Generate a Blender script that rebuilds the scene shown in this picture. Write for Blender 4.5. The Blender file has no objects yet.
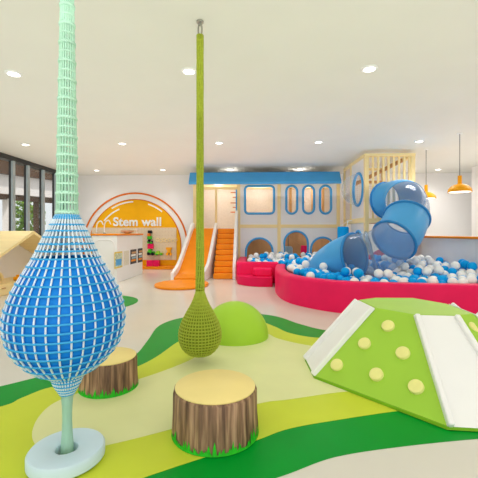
import bpy, bmesh, math, random
from mathutils import Vector, Matrix
PI = math.pi
random.seed(7)
S = bpy.context.scene
COL = S.collection

# ------------------------------------------------------------------ materials
def lin(c):
    return tuple(((x/255)/12.92 if x/255 <= .04045 else ((x/255+.055)/1.055)**2.4) for x in c)

def mat(name, rgb, rough=.45, var=.06, scale=6, stretch=(1, 1, 1), bump=0, spec=.2, metal=0, emit=0, sheen=0):
    m = bpy.data.materials.new(name); m.use_nodes = True
    nt = m.node_tree; b = nt.nodes['Principled BSDF']
    tc = nt.nodes.new('ShaderNodeTexCoord'); mp = nt.nodes.new('ShaderNodeMapping')
    mp.inputs['Scale'].default_value = stretch
    nz = nt.nodes.new('ShaderNodeTexNoise'); nz.inputs['Scale'].default_value = scale; nz.inputs['Detail'].default_value = 3
    rp = nt.nodes.new('ShaderNodeValToRGB')
    c = lin(rgb)
    rp.color_ramp.elements[0].position = .3; rp.color_ramp.elements[1].position = .7
    rp.color_ramp.elements[0].color = (*[max(0, x*(1-var)) for x in c], 1)
    rp.color_ramp.elements[1].color = (*[min(1, x*(1+var)) for x in c], 1)
    L = nt.links.new
    L(tc.outputs['Object'], mp.inputs['Vector']); L(mp.outputs['Vector'], nz.inputs['Vector'])
    L(nz.outputs['Fac'], rp.inputs['Fac']); L(rp.outputs['Color'], b.inputs['Base Color'])
    b.inputs['Roughness'].default_value = rough
    b.inputs['Specular IOR Level'].default_value = spec
    b.inputs['Metallic'].default_value = metal
    if bump:
        bp = nt.nodes.new('ShaderNodeBump'); bp.inputs['Strength'].default_value = bump; bp.inputs['Distance'].default_value = .01
        L(nz.outputs['Fac'], bp.inputs['Height']); L(bp.outputs['Normal'], b.inputs['Normal'])
    if emit:
        L(rp.outputs['Color'], b.inputs['Emission Color']); b.inputs['Emission Strength'].default_value = emit
    return m

def clear_mat(name, rgb, amount=.12, rough=.05):
    m = bpy.data.materials.new(name); m.use_nodes = True
    nt = m.node_tree; nt.nodes.clear()
    o = nt.nodes.new('ShaderNodeOutputMaterial'); mx = nt.nodes.new('ShaderNodeMixShader')
    t = nt.nodes.new('ShaderNodeBsdfTransparent'); g = nt.nodes.new('ShaderNodeBsdfPrincipled')
    g.inputs['Base Color'].default_value = (*lin(rgb), 1); g.inputs['Roughness'].default_value = rough
    t.inputs['Color'].default_value = (*[.75+.25*x for x in lin(rgb)], 1)
    lw = nt.nodes.new('ShaderNodeLayerWeight'); lw.inputs['Blend'].default_value = .3
    ma = nt.nodes.new('ShaderNodeMath'); ma.operation = 'MULTIPLY_ADD'
    ma.inputs[1].default_value = .45; ma.inputs[2].default_value = amount
    L = nt.links.new
    L(lw.outputs['Facing'], ma.inputs[0]); L(ma.outputs[0], mx.inputs[0])
    L(t.outputs[0], mx.inputs[1]); L(g.outputs[0], mx.inputs[2]); L(mx.outputs[0], o.inputs['Surface'])
    return m

def bark_mat():
    m = bpy.data.materials.new('bark'); m.use_nodes = True
    nt = m.node_tree; b = nt.nodes['Principled BSDF']; L = nt.links.new
    tc = nt.nodes.new('ShaderNodeTexCoord'); mp = nt.nodes.new('ShaderNodeMapping'); mp.inputs['Scale'].default_value = (1, 1, .06)
    nz = nt.nodes.new('ShaderNodeTexNoise'); nz.inputs['Scale'].default_value = 42; nz.inputs['Detail'].default_value = 4
    rp = nt.nodes.new('ShaderNodeValToRGB')
    e = rp.color_ramp.elements
    e[0].position = .33; e[0].color = (*lin((88, 62, 46)), 1)
    e[1].position = .68; e[1].color = (*lin((196, 158, 124)), 1)
    k = e.new(.5); k.color = (*lin((142, 108, 82)), 1)
    bp = nt.nodes.new('ShaderNodeBump'); bp.inputs['Strength'].default_value = .6; bp.inputs['Distance'].default_value = .01
    L(tc.outputs['Object'], mp.inputs['Vector']); L(mp.outputs['Vector'], nz.inputs['Vector'])
    L(nz.outputs['Fac'], rp.inputs['Fac']); L(rp.outputs['Color'], b.inputs['Base Color'])
    L(nz.outputs['Fac'], bp.inputs['Height']); L(bp.outputs['Normal'], b.inputs['Normal'])
    b.inputs['Roughness'].default_value = .6
    return m

M = dict(
    floor=mat('floor_cream', (219, 215, 204), .16, .02, 1.5),
    ceil=mat('ceiling_paint', (230, 229, 222), .8, .01, 2),
    wall=mat('wall_paint', (240, 238, 237), .6, .01, 2),
    dgreen=mat('mat_dark_green', (0, 150, 46), .35, .04, 3, spec=.09),
    lime=mat('mat_lime', (203, 216, 62), .4, .03, 3, spec=.09),
    pale=mat('mat_pale', (226, 229, 168), .4, .03, 3, spec=.09),
    white=mat('gloss_white', (243, 243, 242), .3, .01, 4),
    panel=mat('panel_white', (240, 237, 236), .45, .012, 4),
    red=mat('vinyl_red', (240, 34, 94), .38, .04, 4, bump=.05, spec=.09),
    redd=mat('vinyl_red_step', (226, 30, 86), .38, .04, 4, bump=.05, spec=.09),
    orange=mat('orange_plastic', (245, 146, 34), .35, .04, 4, spec=.09),
    oranged=mat('orange_dark', (226, 118, 26), .4, .04, 4),
    yellow=mat('yellow_paint', (246, 180, 24), .45, .03, 4, spec=.09),
    lampy=mat('lamp_yellow', (250, 172, 24), .35, .03, 5),
    wood=mat('pale_wood', (250, 226, 166), .45, .05, 9, (1, 1, .12)),
    woody=mat('pale_wood_along_depth', (250, 226, 166), .45, .05, 9, (1, .12, 1)),
    woodx=mat('pale_wood_along_width', (250, 226, 166), .45, .05, 9, (.12, 1, 1)),
    tan=mat('tan_wood', (196, 152, 104), .5, .08, 8, (1, 1, .15)),
    peg=mat('pegboard', (226, 205, 178), .6, .04, 30),
    blue=mat('blue_plastic', (84, 170, 230), .28, .03, 4, spec=.09),
    blued=mat('blue_plastic_dark', (50, 138, 206), .3, .03, 4),
    ballb=mat('ball_blue', (8, 164, 240), .3, .03, 8, spec=.09),
    ballw=mat('ball_white', (244, 244, 242), .3, .02, 8),
    netliner=mat('net_liner_blue', (16, 134, 224), .55, .08, 20, bump=.1),
    netwhite=mat('net_cord_white', (226, 240, 250), .55, .04, 60, bump=.2),
    netring=mat('net_cord_sky', (64, 172, 232), .55, .05, 60, bump=.2),
    mint=mat('net_cord_mint', (204, 250, 226), .55, .05, 60, bump=.2),
    mints=mat('stem_mint', (164, 206, 184), .6, .08, 40, (1, 1, .1), bump=.3),
    basep=mat('base_ice_blue', (206, 228, 240), .35, .02, 6),
    netlime=mat('net_cord_lime', (172, 186, 62), .6, .1, 60, bump=.3),
    netolive=mat('net_liner_olive', (122, 142, 28), .7, .1, 30),
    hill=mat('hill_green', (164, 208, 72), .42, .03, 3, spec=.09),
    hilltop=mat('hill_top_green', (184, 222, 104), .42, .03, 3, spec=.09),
    hilld=mat('hill_base_green', (122, 176, 30), .45, .03, 3),
    hold=mat('hold_cream', (240, 236, 152), .42, .04, 14, spec=.09),
    dome=mat('dome_green', (170, 214, 66), .4, .03, 3, spec=.09),
    stumptop=mat('stump_top', (247, 226, 150), .42, .03, 5, spec=.09),
    grass=mat('grass_green', (46, 190, 40), .6, .2, 40),
    dark=mat('frame_dark', (66, 66, 66), .4, .05, 6),
    fin=mat('frame_grey', (172, 184, 190), .4, .04, 6),
    brown=mat('outside_brown', (92, 66, 48), .6, .08, 6),
    outwhite=mat('outside_white', (236, 226, 220), .6, .03, 2),
    leaf=mat('leaf_green', (104, 138, 40), .6, .3, 8),
    metal=mat('grey_metal', (168, 168, 160), .35, .05, 20, metal=.7),
    grey=mat('net_grey', (226, 214, 206), .6, .04, 20),
    cord=mat('cord_grey', (120, 116, 110), .6, .05, 20),
    lens=mat('lamp_lens', (255, 252, 244), .4, .005, 4, emit=5),
    glow=mat('pendant_glow', (255, 250, 235), .4, .005, 4, emit=3),
    black=mat('black_plastic', (30, 28, 30), .4, .1, 20),
    pink=mat('pink_plastic', (232, 20, 92), .35, .05, 20),
    green=mat('green_plastic', (70, 180, 40), .4, .05, 20),
    paper1=mat('poster_green_blue', (200, 214, 186), .5, .45, 22, bump=0),
    paper2=mat('poster_pale', (226, 222, 204), .5, .1, 26),
    paper3=mat('poster_dark', (60, 58, 66), .5, .6, 40),
    pborder=mat('poster_yellow_edge', (226, 204, 84), .5, .05, 20),
    bluegrey=mat('blue_grey_vinyl', (150, 180, 196), .4, .04, 6),
)
M['clear'] = clear_mat('clear_plastic', (176, 200, 226), .15)
M['bubble'] = clear_mat('bubble_plastic', (226, 234, 242), .05)
M['glass'] = clear_mat('window_glass', (220, 232, 236), .04, .02)
M['bark'] = bark_mat()
for nd in M['glass'].node_tree.nodes:
    if nd.type == 'MATH': nd.inputs[1].default_value = .05

# ------------------------------------------------------------------ helpers
def bm_new(): return bmesh.new()

def finish(name, me, m, parent=None, smooth=None):
    o = bpy.data.objects.new(name, me); COL.objects.link(o)
    for mm in (m if isinstance(m, (list, tuple)) else [m]): me.materials.append(mm)
    if parent is not None:
        r = Vector((0, 0, 0)); p = parent
        while p is not None:
            r += p.location; p = p.parent
        me.transform(Matrix.Translation(-r)); o.parent = parent
    if smooth:
        for p in me.polygons: p.use_smooth = True
        if smooth < 3: me.set_sharp_from_angle(angle=smooth)
    return o

def obj(name, bm, m, parent=None, smooth=None, bevel=0, seg=2):
    """bmesh in world coordinates -> one mesh object (shifted into its thing's frame)"""
    bmesh.ops.recalc_face_normals(bm, faces=bm.faces[:])
    me = bpy.data.meshes.new(name); bm.to_mesh(me); bm.free()
    o = finish(name, me, m, parent, smooth)
    if bevel:
        b = o.modifiers.new('bevel', 'BEVEL'); b.width = bevel; b.segments = seg; b.limit_method = 'ANGLE'; b.angle_limit = math.radians(35)
        for p in me.polygons: p.use_smooth = True
        me.set_sharp_from_angle(angle=math.radians(35))
        b.harden_normals = False
    return o

def thing(name, label, cat, loc=(0, 0, 0), group=None, rotz=0):
    o = bpy.data.objects.new(name, None); COL.objects.link(o); o.empty_display_size = .1
    o.location = loc; o.rotation_euler = (0, 0, rotz)
    tag(o, label, cat, group); return o

def tag(o, label, cat, group=None, kind=None):
    o['label'] = label; o['category'] = cat
    if group: o['group'] = group
    if kind: o['kind'] = kind
    return o

def struct(name, bm, m, parent=None, label=None, cat=None, **k):
    o = obj(name, bm, m, parent, **k)
    if parent is None:
        o['kind'] = 'structure'
        if label: o['label'] = label
        if cat: o['category'] = cat
    return o

def box(bm, x0, x1, y0, y1, z0, z1, mi=0):
    v = [bm.verts.new(p) for p in ((x0, y0, z0), (x1, y0, z0), (x1, y1, z0), (x0, y1, z0), (x0, y0, z1), (x1, y0, z1), (x1, y1, z1), (x0, y1, z1))]
    for f in ((0, 3, 2, 1), (4, 5, 6, 7), (0, 1, 5, 4), (1, 2, 6, 5), (2, 3, 7, 6), (3, 0, 4, 7)):
        bm.faces.new([v[i] for i in f]).material_index = mi
    return v

def B(*a):
    bm = bm_new(); box(bm, *a); return bm

def hexa(bm, lo, hi):
    """prism between two equal-length point loops"""
    a = [bm.verts.new(p) for p in lo]; b = [bm.verts.new(p) for p in hi]; n = len(a)
    bm.faces.new(a[::-1]); bm.faces.new(b)
    for i in range(n): bm.faces.new((a[i], a[(i+1) % n], b[(i+1) % n], b[i]))

def prism(bm, pts, z0, z1):
    hexa(bm, [(x, y, z0) for x, y in pts], [(x, y, z1) for x, y in pts])

def bar(bm, p, q, w, h=None, up=(0, 0, 1)):
    """rectangular bar from p to q"""
    p = Vector(p); q = Vector(q); h = h or w; d = (q-p).normalized()
    u = Vector(up)
    if abs(d.dot(u)) > .98: u = Vector((0, 1, 0))
    s = d.cross(u).normalized(); t = s.cross(d).normalized()
    k = [s*w/2*a + t*h/2*b for a, b in ((-1, -1), (1, -1), (1, 1), (-1, 1))]
    hexa(bm, [p+e for e in k], [q+e for e in k])

def frames(pts, closed=False):
    n = len(pts); T = []
    for i in range(n):
        a = pts[i-1] if (i > 0 or closed) else pts[i]; b = pts[(i+1) % n] if (i < n-1 or closed) else pts[i]
        T.append((b-a).normalized())
    u = Vector((0, 0, 1)) if abs(T[0].z) < .9 else Vector((1, 0, 0))
    N = (u - T[0]*u.dot(T[0])).normalized(); out = []
    for t in T:
        N = (N - t*N.dot(t)).normalized(); out.append((t, N, t.cross(N)))
    return out

def tube(bm, pts, r, sides=6, closed=False, cap=True):
    pts = [Vector(p) for p in pts]; n = len(pts); fr = frames(pts, closed); rings = []
    for i, (p, (t, a, b)) in enumerate(zip(pts, fr)):
        rr = r[i] if isinstance(r, (list, tuple)) else r
        rings.append([bm.verts.new(p + (a*math.cos(2*PI*k/sides) + b*math.sin(2*PI*k/sides))*rr) for k in range(sides)])
    for i in range(n if closed else n-1):
        A = rings[i]; Bq = rings[(i+1) % n]
        off = 0
        if closed and i == n-1:   # align the seam
            off = min(range(sides), key=lambda o: (A[0].co - Bq[o].co).length)
        for k in range(sides):
            bm.faces.new((A[k], A[(k+1) % sides], Bq[(k+1+off) % sides], Bq[(k+off) % sides]))
    if cap and not closed:
        bm.faces.new(rings[0][::-1]); bm.faces.new(rings[-1])

def circle(c, r, n=32, z=None):
    return [(c[0]+r*math.cos(2*PI*i/n), c[1]+r*math.sin(2*PI*i/n), c[2] if z is None else z) for i in range(n)]

def lathe(bm, prof, c=(0, 0, 0), n=32, caps=True, flute=None):
    rings = []
    for r, z in prof:
        rings.append([bm.verts.new((c[0]+(r*(1+(flute(2*PI*i/n) if flute else 0)))*math.cos(2*PI*i/n), c[1]+(r*(1+(flute(2*PI*i/n) if flute else 0)))*math.sin(2*PI*i/n), c[2]+z)) for i in range(n)])
    for a, b in zip(rings, rings[1:]):
        for i in range(n): bm.faces.new((a[i], a[(i+1) % n], b[(i+1) % n], b[i]))
    if caps:
        bm.faces.new(rings[0][::-1]); bm.faces.new(rings[-1])

def spline(pts, sub=8, closed=False):
    P = [Vector(p) for p in pts]; n = len(P); out = []
    for i in range(n if closed else n-1):
        p1, p2 = P[i], P[(i+1) % n]
        p0 = P[i-1] if (i > 0 or closed) else p1*2-p2
        p3 = P[(i+2) % n] if (i < n-2 or closed) else p2*2-p1
        for k in range(sub):
            t = k/sub
            out.append(.5*((2*p1)+(p2-p0)*t+(2*p0-5*p1+4*p2-p3)*t*t+(3*p1-p0-3*p2+p3)*t**3))
    if not closed: out.append(P[-1].copy())
    return out

def rrect(x0, x1, z0, z1, r, n=6):
    pts = []
    for cx, cz, a in ((x1-r, z0+r, -90), (x1-r, z1-r, 0), (x0+r, z1-r, 90), (x0+r, z0+r, 180)):
        for k in range(n+1):
            t = math.radians(a+90*k/n); pts.append((cx+r*math.cos(t), cz+r*math.sin(t)))
    return pts

def arch(x0, x1, z0, z1, n=14):
    r = (x1-x0)/2; cx = (x0+x1)/2; pts = [(x0, z0), (x1, z0)]
    for k in range(n+1):
        t = PI*k/n; pts.append((cx+r*math.cos(t), z1-r+r*math.sin(t)))
    return pts

def sheet(name, outline, holes, thick, place, m, parent=None, kind=None):
    """flat panel with holes; place maps (a, b, depth) -> world"""
    cu = bpy.data.curves.new(name, 'CURVE'); cu.dimensions = '2D'; cu.fill_mode = 'BOTH'; cu.extrude = thick/2
    for lp in [outline]+holes:
        sp = cu.splines.new('POLY'); sp.points.add(len(lp)-1); sp.use_cyclic_u = True
        for q, (a, b) in zip(sp.points, lp): q.co = (a, b, 0, 1)
    t = bpy.data.objects.new('tmp', cu); COL.objects.link(t)
    dg = bpy.context.evaluated_depsgraph_get()
    me = bpy.data.meshes.new_from_object(t.evaluated_get(dg))
    bpy.data.objects.remove(t); bpy.data.curves.remove(cu)
    for v in me.vertices: v.co = place(*v.co)
    me.materials.clear(); me.name = name
    o = finish(name, me, m, parent)
    bm = bm_new(); bm.from_mesh(me); bmesh.ops.recalc_face_normals(bm, faces=bm.faces[:]); bm.to_mesh(me); bm.free()
    if kind: o['kind'] = kind
    return o

def atY(y): return lambda a, b, d: (a, y+d, b)
def atX(x): return lambda a, b, d: (x+d, a, b)

def loop_frame(bm, pts, place, r, sides=8):
    tube(bm, [place(a, b, 0) for a, b in pts], r, sides, closed=True)

def dup(root, loc, label=None, group=None, rotz=None):
    r = root.copy(); COL.objects.link(r); r.location = loc
    if rotz is not None: r.rotation_euler = (0, 0, rotz)
    if label: r['label'] = label
    if group: r['group'] = group
    for ch in list(root.children):
        c = ch.copy(); COL.objects.link(c); c.parent = r
        for g in ch.children:
            d = g.copy(); COL.objects.link(d); d.parent = c
    return r

# ------------------------------------------------------------------ room
CH = 2.9; XL = -5.68; YB = 10.9; YF = -3.0
struct('floor', B(XL-.2, 8, YF, YB, -.1, 0), M['floor'])
struct('ceiling', B(XL-.2, 8, YF, YB+.2, CH, CH+.1), M['ceil'])
struct('wall_back', B(XL-.2, 8, YB, YB+.15, 0, CH), M['wall'])
struct('wall_right', B(5.95, 6.1, YF, 9.93, 0, CH), M['wall'])
struct('wall_far_right', B(7.9, 8, 9.0, YB, 0, CH), M['wall'])
# low counter wall beside the ball pit
hw = struct('wall_half_height', B(3.64, 3.78, 4.2, 9.3, 0, 1.0), M['panel'])
struct('trim_1', B(3.60, 3.82, 4.2, 9.3, 1.0, 1.04), M['orange'], bevel=.012)

# left glazed wall
wn = bpy.data.objects.new('window_1', None); COL.objects.link(wn); wn.location = (XL, 8, 0); wn['kind'] = 'structure'
wn['label'] = 'tall dark framed glazing with grey vertical fins along the left side'; wn['category'] = 'window'
bm = bm_new(); box(bm, XL-.12, XL+.06, YF, YB, 2.79, CH); box(bm, XL-.12, XL+.06, YF, YB, 0, .12)
obj('window_frame', bm, M['dark'], wn)
y = 4.0
ys = []
for y in (5.4, 5.95, 6.5, 7.05, 7.59, 8.13, 8.68, 9.32, 9.93, 10.5): ys.append(y)
for y in ys:
    f = bm_new(); box(f, XL-.05, XL+.02, y-.03, y+.03, .12, 2.79); obj('mullion', f, M['dark'], wn)
    f = bm_new(); box(f, XL+.02, XL+.07, y-.05, y+.03, .12, 2.79); obj('fin', f, M['fin'], wn)
obj('window_pane', B(XL-.07, XL-.055, YF, YB, .12, 2.79), M['glass'], wn)

# outside
struct('ground', B(-40, XL-.2, -10, 40, -.15, -.05), mat('outside_ground', (170, 164, 150), .8, .08, 2))
cn = thing('canopy', 'pale fascia and dark soffit of a canopy seen through the left glazing', 'canopy', (-8, 13, 0))
fb = bm_new(); bar(fb, (-9.6, 10.2, 2.78), (-6.2, 16, 2.78), .3, .66); obj('fascia', fb, M['outwhite'], cn)
fb = bm_new(); bar(fb, (-9.5, 10.2, 3.35), (-6.1, 16, 3.35), .5, .5); obj('soffit', fb, M['brown'], cn)
fb = bm_new(); bar(fb, (-9.7, 10.4, 2.36), (-6.3, 16.2, 2.36), .25, .18); obj('lower_beam', fb, M['brown'], cn)
for p, mm, w in (((-8.62, 12.2), 'outwhite', .28), ((-7.6, 14.0), 'brown', .28), ((-8.2, 13.1), 'brown', .14)):
    fb = bm_new(); box(fb, p[0]-w/2, p[0]+w/2, p[1]-w/2, p[1]+w/2, -.05, 2.3); obj('post', fb, M[mm], cn)
def garden_tree(x, y, h, r, label):
    t = thing('garden_tree', label, 'tree', (x, y, -.05), 'trees outside the left glazing')
    b = bm_new(); tube(b, [(x, y, -.05), (x+.05, y, h*.4), (x, y, h*.8)], [.09, .06, .03], 7); obj('trunk', b, M['brown'], t)
    b = bm_new()
    for k in range(520):
        d = Vector((random.gauss(0, 1), random.gauss(0, 1), random.gauss(0, 1))).normalized()*r*random.uniform(.55, 1)
        p = Vector((x, y, h*.66))+Vector((d.x, d.y, d.z*h*.42/r))
        a = Vector((random.gauss(0, 1), random.gauss(0, 1), random.gauss(0, 1))).normalized(); c = a.orthogonal().normalized()
        s = random.uniform(.07, .15)
        b.faces.new([b.verts.new(p+q) for q in (a*s, c*s*.5, -a*s, -c*s*.5)])
    obj('foliage', b, M['leaf'], t)
garden_tree(-9.9, 15.0, 2.6, .8, 'leafy green tree outside, leftmost through the glazing')
garden_tree(-8.9, 17.4, 2.9, .8, 'leafy green tree outside, middle one through the glazing')
garden_tree(-7.6, 20.0, 2.9, .9, 'leafy green tree outside, nearest the back wall')

# ------------------------------------------------------------------ play mat on the floor
pm = thing('play_mat', 'large green wavy floor mat of dark green, lime and pale layers', 'mat', (0, 3, 0))
def flat(name, pts, z, m, parent):
    bm = bm_new(); sp = spline([(x, y, 0) for x, y in pts], 6, True)
    prism(bm, [(p.x, p.y) for p in sp], 0.0005 if z < .002 else z-.0015, z); return obj(name, bm, m, parent)
flat('dark_green_layer', [(-3.2, 1.2), (-2.4, 1.95), (-1.82, 2.465), (-1.58, 2.68), (-1.24, 2.79), (-1.07, 3.11), (-1.08, 3.6), (-1.12, 4.1), (-1.03, 4.43), (-.82, 4.65), (-.388, 4.86), (.051, 4.83), (.337, 4.66), (.57, 4.30), (.872, 4.03), (1.4, 4.1), (2.1, 4.1), (2.9, 3.6), (2.8, 2.6), (2.1, 2.08), (1.553, 1.99), (1.199, 1.945), (.754, 1.857), (.406, 1.761), (.168, 1.632), (-.056, 1.507), (-.35, 1.25), (-.7, .9), (-1.5, .55), (-2.8, .6)], .002, M['dgreen'], pm)
flat('lime_layer', [(-2.9, 1.1), (-2.2, 1.75), (-1.62, 2.157), (-1.54, 2.30), (-1.436, 2.47), (-1.17, 2.56), (-.961, 2.86), (-.855, 3.12), (-.749, 3.58), (-.56, 4.02), (-.287, 4.36), (.06, 4.42), (.254, 4.17), (.411, 3.9), (.72, 3.74), (1.3, 3.8), (2.0, 3.75), (2.5, 3.3), (2.3, 2.65), (1.6, 2.32), (1.173, 2.28), (.912, 2.232), (.51, 2.11), (.206, 2.002), (.014, 1.879), (-.2, 1.75), (-.383, 1.64), (-.577, 1.51), (-.85, 1.25), (-1.4, .85), (-2.5, .8)], .004, M['lime'], pm)
flat('pale_layer', [(-1.2, 1.88), (-1.275, 2.06), (-1.28, 2.24), (-1.17, 2.40), (-.863, 2.62), (-.56, 3.01), (-.404, 3.40), (-.16, 3.80), (.12, 3.90), (.267, 3.68), (.595, 3.46), (1.1, 3.4), (1.7, 3.3), (1.8, 2.8), (1.4, 2.6), (1.034, 2.53), (.655, 2.484), (.242, 2.35), (.018, 2.273), (-.459, 1.965), (-.761, 1.80), (-.936, 1.735), (-1.09, 1.77)], .006, M['pale'], pm)
b = bm_new(); prism(b, [(-2.5+.66*math.cos(2*PI*i/40), 5.5+.68*math.sin(2*PI*i/40)) for i in range(40)], .0005, .003)
tag(obj('round_mat', b, M['dgreen']), 'round dark green floor mat behind the blue net pod', 'mat')

# ------------------------------------------------------------------ hemisphere
c = (-.195, 3.78, .006); R = .356
b = bm_new(); lathe(b, [(R*math.cos(a), R*1.02*math.sin(a)) for a in [PI/2*i/16 for i in range(16)]]+[(.004, R*1.02)], c, 56)
tag(obj('climbing_dome', b, M['dome'], smooth=1.2), 'smooth lime green half dome on the mat behind the hanging net', 'dome')

# ------------------------------------------------------------------ stumps
def stump(x, y, r, h, label, z0):
    t = thing('tree_stump_seat', label, 'stump', (x, y, z0), 'tree stump seats')
    rnd = random.Random(int(r*1000)); ph = [rnd.uniform(0, 6.28) for _ in range(4)]
    fl = lambda a: .010*math.sin(23*a+ph[0])+.008*math.sin(37*a+ph[1])+.006*math.sin(54*a+ph[2])
    b = bm_new(); lathe(b, [(r*1.0, 0), (r*1.01, h*.15), (r*.99, h*.5), (r*.985, h*.9), (r*.965, h*.955)], (x, y, z0), 160, flute=fl)
    obj('trunk', b, M['bark'], t, smooth=1.2)
    b = bm_new(); lathe(b, [(r*.93, h*.94), (r*.955, h*.965), (r*.955, h*.985), (r*.93, h)], (x, y, z0), 64)
    obj('top_pad', b, M['stumptop'], t, smooth=.7)
    b = bm_new(); n = 150
    for i in range(n):
        a = 2*PI*i/n+rnd.uniform(-.02, .02); w = rnd.uniform(.03, .06); hh = h*rnd.choice((.07, .10, .14, .18, .28))*rnd.uniform(.7, 1.1)
        q = lambda an, z, k: b.verts.new((x+r*k*math.cos(an), y+r*k*math.sin(an), z0+z))
        v = [q(a-w, 0.001, 1.04), q(a+w, 0.001, 1.04), q(a+w*.55, hh*.55, 1.03), q(a+rnd.uniform(-.03, .03), hh, 1.026), q(a-w*.55, hh*.55, 1.03)]
        b.faces.new(v)
    obj('grass_fringe', b, M['grass'], t)
    return t
stump(-.210, 1.962, .231, .256, 'larger tree stump seat in front, flat cream top and bark sides', .006)
stump(-1.03, 2.50, .195, .220, 'smaller tree stump seat just right of the blue net pod', .006)

# ------------------------------------------------------------------ blue net pod
def interp(prof, z):
    for (r0, z0), (r1, z1) in zip(prof, prof[1:]):
        if min(z0, z1) <= z <= max(z0, z1):
            t = (z-z0)/(z1-z0) if z1 != z0 else 0
            return r0+(r1-r0)*t
    return prof[-1][0] if abs(z-prof[-1][1]) < abs(z-prof[0][1]) else prof[0][0]
def smooth_prof(prof, sub=6):
    return [(p.x, p.y) for p in spline([(r, z, 0) for r, z in prof], sub)]
def pod_cords(bm, prof, c, n, r, sides=5):
    for i in range(n):
        a = 2*PI*(i+.5)/n
        tube(bm, [(c[0]+rr*math.cos(a), c[1]+rr*math.sin(a), z) for rr, z in prof], r, sides)
def rings_on(bm, prof, c, zs, r, n=40, sides=5, zig=0, zn=0):
    for z in zs:
        rr = interp(prof, z)
        tube(bm, [(c[0]+rr*math.cos(2*PI*i/n), c[1]+rr*math.sin(2*PI*i/n), z+(zig*(1 if i % 2 else -1))) for i in range(n)], r, sides, closed=True)

bx, by = -.914, 1.71
np_ = thing('climbing_net_pod', 'blue teardrop climbing net with mint rope column and round pale base', 'climbing net', (bx, by, .006))
prof = smooth_prof([(.050, 1.19), (.088, 1.115), (.118, 1.05), (.150, .98), (.190, .91), (.230, .835), (.256, .765), (.268, .70), (.264, .635), (.236, .545), (.160, .455), (.082, .405), (.058, .36), (.030, .31)])
lp = [(r*.97, z) for r, z in prof if z < .985]
b = bm_new(); lathe(b, lp, (bx, by, 0), 56, caps=False); obj('liner', b, M['netliner'], np_, smooth=3.1)
b = bm_new(); pod_cords(b, prof, (bx, by), 34, .0045); obj('white_cords', b, M['netwhite'], np_, smooth=3.1)
b = bm_new()
zs = [1.185, 1.178, 1.17, 1.14, 1.11, 1.08, 1.048, 1.015, .98]+[.943-.0385*i for i in range(14)]+[.405, .385, .365, .345, .33, .315]
rings_on(b, [(r*1.012, z) for r, z in prof], (bx, by), zs, .0052, 48); obj('blue_rings', b, M['netring'], np_, smooth=3.1)
cp = [(.047, 1.19), (.028, 2.25), (.017, CH)]
b = bm_new()
for i in range(20):
    a = 2*PI*i/20
    tube(b, [(bx+r*math.cos(a), by+r*math.sin(a), z) for r, z in cp], [.0052, .004, .003], 5)
nrow = 38; z = 1.2; k = 0; zs = []
while z < CH-.02:
    zs.append(z); z += .046
for q, z in enumerate(zs):
    rr = interp(cp, z)
    rings_on(b, cp, (bx, by), [z], .0085 if q % 2 == 0 else .0055, 40, 5, .005 if q % 2 == 0 else .002)
obj('rope_column', b, M['mint'], np_, smooth=3.1)
b = bm_new(); lathe(b, [(.030, .32), (.0235, .25), (.022, .18), (.025, .11), (.031, .03), (.031, .012)], (bx, by, 0), 28, flute=lambda a: .03*math.sin(14*a))
obj('stem', b, M['mints'], np_, smooth=3.1)
b = bm_new(); bp = (bx+.014, by-.03)
lathe(b, [(.052, .012), (.164, .010), (.174, .018), (.174, .058), (.166, .068), (.062, .068), (.052, .060), (.052, .012)], (bp[0], bp[1], 0), 56, caps=False)
obj('base_ring', b, M['basep'], np_, smooth=.8)

# ------------------------------------------------------------------ lime hanging pod
gx, gy = -.452, 3.0
g = thing('hanging_net_pod', 'lime green woven teardrop net hanging from the ceiling on a rope', 'hanging net', (gx, gy, .02))
gp = smooth_prof([(.032, .61), (.052, .55), (.078, .49), (.118, .42), (.158, .335), (.177, .255), (.172, .185), (.143, .125), (.085, .075), (.02, .058)])
b = bm_new(); lathe(b, [(r*.965, z) for r, z in gp], (gx, gy, 0), 48); obj('liner', b, M['netolive'], g, smooth=3.1)
b = bm_new(); pod_cords(b, gp, (gx, gy), 40, .0048)
rings_on(b, [(r*1.01, z) for r, z in gp], (gx, gy), [.60-.0245*i for i in range(23)], .0062, 44)
obj('net', b, M['netlime'], g, smooth=3.1)
gc = [(.032, .61), (.025, 1.2), (.024, 2.78)]
b = bm_new()
for i in range(10):
    a0 = 2*PI*i/10
    tube(b, [(gx+interp(gc, .61+2.17*k/40)*math.cos(a0+.10*k), gy+interp(gc, .61+2.17*k/40)*math.sin(a0+.10*k), .61+2.17*k/40) for k in range(41)], .0078, 5)
rings_on(b, [(r*1.05, z) for r, z in gc], (gx, gy), [.63+.05*i for i in range(43)], .0065, 18, 5)
obj('woven_rope', b, M['netlime'], g, smooth=3.1)
b = bm_new(); lathe(b, [(.019, .6), (.017, 2.76)], (gx, gy, 0), 12); obj('rope_core', b, M['netolive'], g, smooth=1)
b = bm_new(); tube(b, [(gx+.016*math.cos(t), gy, 2.825+.05*math.sin(t)) for t in [2*PI*i/20 for i in range(20)]], .007, 6, True)
lathe(b, [(.03, 2.885), (.03, 2.9)], (gx, gy, 0), 20); lathe(b, [(.010, 2.86), (.010, 2.89)], (gx, gy, 0), 12)
obj('hook', b, M['metal'], g, smooth=1)

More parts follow.
